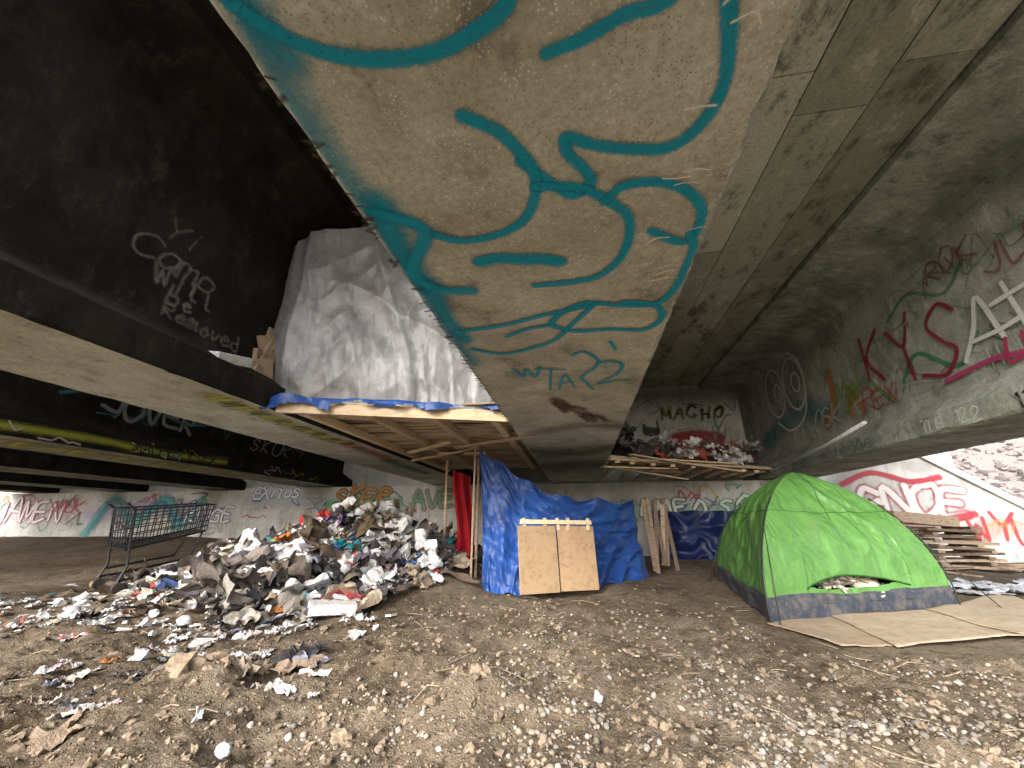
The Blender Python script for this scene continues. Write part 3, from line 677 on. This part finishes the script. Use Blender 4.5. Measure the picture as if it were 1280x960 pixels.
# ------------------------------------------------------------------ right platform
rp=empty('timber_shelf'); mb=MB()
def ff(x): return 8.1+(x-.6)*.62
for i in range(9):
    x=.75+i*.45; mb.box((x,(ff(x)+11.5)/2,ZB+.06),(.1,11.5-ff(x),.06),(0,0,U(-.05,.05)))
for i in range(11):
    mb.box((2.75,9.45+i*.13,ZB+.11+.02*R()+(i%3)*.04),(4.9,.09,.035),(0,U(-.012,.012),math.atan(.62)+U(-.03,.03)))
for i in range(9): mb.box((U(1.3,3),U(8.8,9.5),ZB-.06+.03*i),(U(1.5,2.6),.09,.03),(0,U(-.06,.06),math.atan(.62)+U(-.1,.1)))
mb.obj('planks',M_wood,False,rp,.004)
mb=MB()
for i in range(280):
    x=U(.9,4.5); y=ff(x)+U(.1,1.1); z=ZB+.22+R()*(.30+.45*abs(N(x*1.7,3.3))*2); s=U(.14,.5)
    c=random.choice([(.03,.03,.035),(.05,.05,.05),(.12,.1,.1)]) if x<1.8 else random.choice([(.03,.03,.035),(.05,.045,.04),(.35,.34,.32),(.6,.6,.6),(.82,.81,.79),(.78,.78,.78),(.2,.16,.12),(.30,.08,.06),(.12,.1,.1)])
    if R()<.75: drape(mb,(x,y,z),s,s*.8,(U(-.5,.9),U(-.4,.4),U(0,6)),s*.22,c,11,mott=False)
    else: rock(mb,(x,y,z),s*.38,c,I3,.8,.5)
for x,c in((3.9,(.8,.8,.78)),(4.2,(.75,.75,.72)),(2.4,(.8,.8,.8))): mb.box((x,ff(x)+.3,ZB+.42),(.28,.2,.22),(U(-.2,.2),U(-.2,.2),U(0,1)),c,0,.01)
mb.obj('bedding_heap',M_trash,True)
autosmooth(bpy.data.objects['bedding_heap'],50)
mb=MB(); mb.tube([(4.55,10.2,2.1),(4.6,8.0,2.28),(4.55,6.8,2.42)],.03,8,(.7,.7,.7)); mb.obj('white_pole',M_trash,True)

mb=MB()
for l in range(7):
    for k in range(3):
        mb.box((7.7+U(-.15,.15),10.1+k*.3+U(-.05,.05),.08+l*.115),(U(1.0,1.7),U(.14,.24),.05),(U(-.05,.05),U(-.06,.06),U(-.22,.22)))
    for k in range(2): mb.box((7.3+k*.8+U(-.1,.1),10.35,.135+l*.115),(.11,.8,.055),(0,0,U(-.15,.15)))
mb.box((7.3,10.5,1.02),(1.5,.7,.22),(.05,.08,.25)); mb.box((6.5,10.9,1.1),(.9,.6,.5),(.0,.1,-.3))
for i in range(34): mb.box((U(6.2,9.8),U(9,11.5),.06),(U(.2,1.1),.12,.03),(U(-.1,.1),U(-.1,.1),U(0,3)))
mb.obj('timber_pile',M_wood2,False,None,.004)

# ------------------------------------------------------------------ tent
tent=empty('dome_tent')
C=[Vector((1.76,4.62,0)),Vector((4.08,5.60,0)),Vector((4.35,7.7,0)),Vector((2.05,7.0,0))]
ctr=Vector((3.0,6.14,0)); TH=1.58
def prof(t): return max(0,1-t**2.45)**.78
def tp_(side,u,t,off=0):
    a,b=C[side],C[(side+1)%4]; e=a.lerp(b,u)
    s=prof(t); inn=1-.08*math.sin(math.pi*u)*(.4+.6*math.sin(math.pi*min(1,t*1.1)))
    if t<.12: inn=1-.02*math.sin(math.pi*u)
    p=ctr+(e-ctr)*s*inn
    p.z=g0(p.x,p.y)*sm(.5,0,t)+.01+TH*t-.03*math.sin(math.pi*u)*(1-t)*sm(.08,.3,t)
    wv=.04*N(side*7+u*4,t*4,1)+.03*(rdg(side*3+u*7+t*3,t*5-u*2,2)-.6)+.025*math.sin(u*9+t*14)*N(side+u*3,t*3,5)*2
    if side==0: wv+=.035*(rdg(u*5+t*6,t*2,8)-.6)*sm(.1,.3,t)
    d=(p-Vector((ctr.x,ctr.y,.6))).normalized(); p+=d*(wv*math.sin(math.pi*u)**.5*sm(1,.8,t)+off)
    return p
mb=MB()
D0,D1=.20,.78
def door(u,t):
    z=t*TH
    if not(D0<u<D1): return False
    k=math.sin(math.pi*((u-D0)/(D1-D0))**.8); return .25+.03*(1-k)<z<.26+.13*k
for sd in range(4):
    mb.grid(lambda u,v,sd=sd:tp_(sd,u,v),110,150,skip=(door if sd==0 else None),mf=lambda u,v:1 if v*TH<.21+.015*math.sin(u*9) else 0)
mb.obj('canopy',[M_green,M_tband],True,tent)
mb=MB()
for sd in range(4):
    mb.tube([tp_(sd,0.0,t/40,.02) for t in range(0,31)],.008,6,(.02,.02,.02))
mb.tube([tp_(0,1.,.42,.02),C[1]+Vector((.35,-.1,.02))],.006,5,(.03,.03,.03))
mb.tube([tp_(0,0.,.55,.02),C[0]+Vector((.03,-.12,.02))],.006,5,(.03,.03,.03))
mb.tube([tp_(3,0.,.45,.02),C[3]+Vector((-.2,-.1,.02))],.006,5,(.03,.03,.03))
mb.obj('poles',M_metal,True,tent)
mb=MB()
for sd in range(4):
    mb.tube([tp_(sd,.5,t/40,.004) for t in range(24,40)],.005,5,(.03,.12,.02))
    mb.tube([tp_(sd,u/30,.66,.003) for u in range(31)],.004,5,(.03,.12,.02))
mb.tube([tp_(0,D0+(D1-D0)*k/20,(.26+.13*math.sin(math.pi*(k/20)**.8))/TH,.006) for k in range(21)],.008,5,(.02,.09,.015))
mb.obj('seams',M_cloth,True,tent)
mb=MB()
mb.add([(c.x*.98+ctr.x*.02,c.y*.98+ctr.y*.02,.14) for c in C],[(0,1,2,3)],(.05,.06,.07)); mb.obj('floor',M_tband,False,tent)
mb=MB()
for i in range(30):
    u=.26+.46*R(); p=tp_(0,u,.16,-.22-R()*.25); drape(mb,(p.x,p.y,.26+R()*.08),U(.2,.36),U(.16,.3),(U(-.2,.2),U(-.2,.2),U(0,6)),.03,random.choice([(.72,.66,.54),(.72,.70,.64),(.62,.55,.43),(.40,.37,.32)]),12,mott=False)
p=tp_(0,.6,.2,-.25); rock(mb,(p.x,p.y,.29),.22,(.66,.60,.47),I3,.4,.2)
mb.obj('bedding',M_cloth,True,tent)
cb=empty('cardboard_sheets'); mb=MB()
def cs(q,zz,col):
    def fn(u,v):
        p=Vector((*q[0],0)).lerp(Vector((*q[1],0)),u).lerp(Vector((*q[3],0)).lerp(Vector((*q[2],0)),u),v); p.z=max(g0(p.x,p.y),gz(p.x,p.y))+zz+.02*N(p.x*2,p.y*2,3)+.012; return p
    mb.grid(fn,24,20,col)
cs([(1.70,4.60),(1.93,3.84),(2.75,4.08),(2.6,5.1)],.008,(.34,.26,.185))
cs([(2.45,4.95),(2.33,3.88),(3.75,4.42),(4.0,5.5)],.02,(.39,.31,.23))
cs([(3.55,5.3),(3.55,4.35),(4.6,5.0),(5.2,6.4)],.032,(.36,.29,.21))
mb.obj('sheets',M_card,True,cb)
so=cb.children[0].modifiers.new('s','SOLIDIFY'); so.thickness=.006
mb=MB()
for i in range(26):
    x,y=U(4.9,6.6),U(6.3,7.6); drape(mb,(x,y,gz(x,y)+.03),U(.2,.5),U(.2,.4),(0,0,U(0,6)),.03,random.choice([(.6,.63,.7),(.7,.7,.72),(.45,.45,.48)]),7,hg,.015)
mb.obj('newspaper',M_trash,True)

# ------------------------------------------------------------------ shopping cart
cart=empty('shopping_cart'); mb=MB()
bl=(.012,.012,.014)
CM=Matrix.Translation((-5.75,4.9,g0(-5.75,4.95)+.14))@Euler((.05,-.08,1.30)).to_matrix().to_4x4()
def X(x,y,z): return CM@Vector((x,y,z))
def bask(x,side,t):
    k=(x+.45)/.9; wt=.56-.12*k; wb=.46-.10*k; zt=.98+.03*k; zb=.50+.14*k
    return X(x+.04*t*(k-.5),side*(wb+(wt-wb)*t)/2,zb+(zt-zb)*t)
def T2(pts,r): mb.tube(pts,r,6,bl)
W1=.0065
for sdd in(-1,1):
    for t_ in(0,.2,.4,.6,.8,1): T2([bask(x,sdd,t_) for x in np.linspace(-.45,.45,6)],.012 if t_ in(0,1) else W1)
    for x in np.linspace(-.45,.45,13): T2([bask(x,sdd,0),bask(x,sdd,1)],W1)
for x in(-.45,.45):
    for t_ in(0,.2,.4,.6,.8,1): T2([bask(x,-1,t_),bask(x,1,t_)],.012 if t_ in(0,1) else W1)
    for k in np.linspace(0,1,8): T2([bask(x,-1,0).lerp(bask(x,1,0),k),bask(x,-1,1).lerp(bask(x,1,1),k)],W1)
for x in np.linspace(-.45,.45,11): T2([bask(x,-1,0),bask(x,1,0)],W1)
for k in np.linspace(0,1,6): T2([bask(-.45,-1,0).lerp(bask(-.45,1,0),k),bask(.45,-1,0).lerp(bask(.45,1,0),k)],W1)
T2([X(-.55,-.3,1.06),X(-.55,.3,1.06)],.02)
for sdd in(-1,1):
    y=sdd*.25
    T2([X(-.55,sdd*.28,1.06),X(-.46,sdd*.27,.98),X(-.42,y,.50),X(-.40,y,.30),X(-.46,y,.14)],.016)
    T2([X(.42,sdd*.17,.64),X(.30,sdd*.2,.30),X(-.40,y,.24)],.016)
    T2([X(-.46,y,.15),X(.0,y*.95,.16),X(.46,sdd*.18,.14)],.016)
    for wx,wy in((-.44,y),(.44,sdd*.18)):
        T2([X(wx-.0,wy,.14),X(wx,wy,.07)],.012)
        mb.tube([X(wx,wy-.018,.062),X(wx,wy+.018,.062)],.062,14,(.04,.04,.04))
for x in np.linspace(-.4,.4,8): T2([X(x,-.22,.16),X(x,.22,.16)],.006)
mb.obj('frame',M_metal,True,cart); autosmooth(cart.children[0],40)

# ------------------------------------------------------------------ gravel
mb=MB()
def gcol():
    b=U(.13,.34); r=R()
    return (b*1.05,b*.88,b*.70) if r<.65 else ((b,b*.93,b*.85) if r<.9 else (min(.55,b*1.5),min(.52,b*1.42),b*1.28))
cnt=0
while cnt<6000:
    x=random.gauss(1.0,1.25); y=1.6+abs(random.gauss(0,1.15))
    if R()<.3: x=U(-3,4); y=U(1.5,5)
    if x>1.6 and y>3.65 and x<5.2: continue
    if N(x*1.6,y*1.6,11.)+.5*math.exp(-((x-1.0)/1.1)**2-((y-2.1)/.8)**2)<.18 and R()<.82: continue
    s=.004+.015*R()**2.2; big=s>.012
    rock(mb,(x,y,gz(x,y)+s*.05),s,gcol(),I2 if big else I1,.75,.22 if big else .35); cnt+=1
mb.obj('gravel',M_stone,True)
mb=MB()
for i in range(6500):
    x=random.gauss(-.5,2.2); y=1.5+abs(random.gauss(0,1.9))
    if x>1.6 and y>3.6 and x<5.3: continue
    s=.004+.022*R()**4; b=U(.65,1.25); rock(mb,(x,y,gz(x,y)),s,(.245*b,.188*b,.134*b),I1 if s<.016 else I2,.7,.5)
for x,y,s in((-2.3,2.3,.08),(-2.2,2.42,.06),(-.55,2.3,.05),(-1.1,2.0,.05),(-.8,2.75,.04)): rock(mb,(x,y,gz(x,y)+.01),s,(.28,.215,.15),I3,.8,.6)
mb.obj('dirt_clods',M_clod,False)

# ------------------------------------------------------------------ world, sun, camera
sc=bpy.context.scene
W=bpy.data.worlds.new('World'); sc.world=W; W.use_nodes=True; nt=W.node_tree
bg=nt.nodes['Background']; sky=nt.nodes.new('ShaderNodeTexSky'); sky.sky_type='NISHITA'; sky.sun_disc=False
EL,AZ=math.radians(30),math.radians(200)
sky.sun_elevation=EL; sky.sun_rotation=AZ; sky.dust_density=4; sky.air_density=1.0
hs=nt.nodes.new('ShaderNodeHueSaturation'); hs.inputs['Saturation'].default_value=.45
nt.links.new(sky.outputs[0],hs.inputs['Color']); nt.links.new(hs.outputs[0],bg.inputs[0]); bg.inputs[1].default_value=.54
sd=bpy.data.lights.new('sun','SUN'); sd.energy=4.2; sd.angle=math.radians(30); sd.color=(1,.975,.94)
so=bpy.data.objects.new('sun',sd); bpy.context.collection.objects.link(so)
d=Vector((math.sin(AZ)*math.cos(EL),math.cos(AZ)*math.cos(EL),math.sin(EL)))
so.rotation_euler=d.to_track_quat('Z','Y').to_euler(); so.location=(0,-10,20)
cd=bpy.data.cameras.new('camera'); cd.sensor_width=36; cd.lens=13.53; cd.clip_start=.05; cd.clip_end=600
co=bpy.data.objects.new('camera',cd); bpy.context.collection.objects.link(co)
co.location=(0,0,.9); co.rotation_euler=(math.radians(110),0,math.radians(9.5)); sc.camera=co
sc.view_settings.view_transform='Standard'; sc.view_settings.look='None'; sc.view_settings.exposure=0
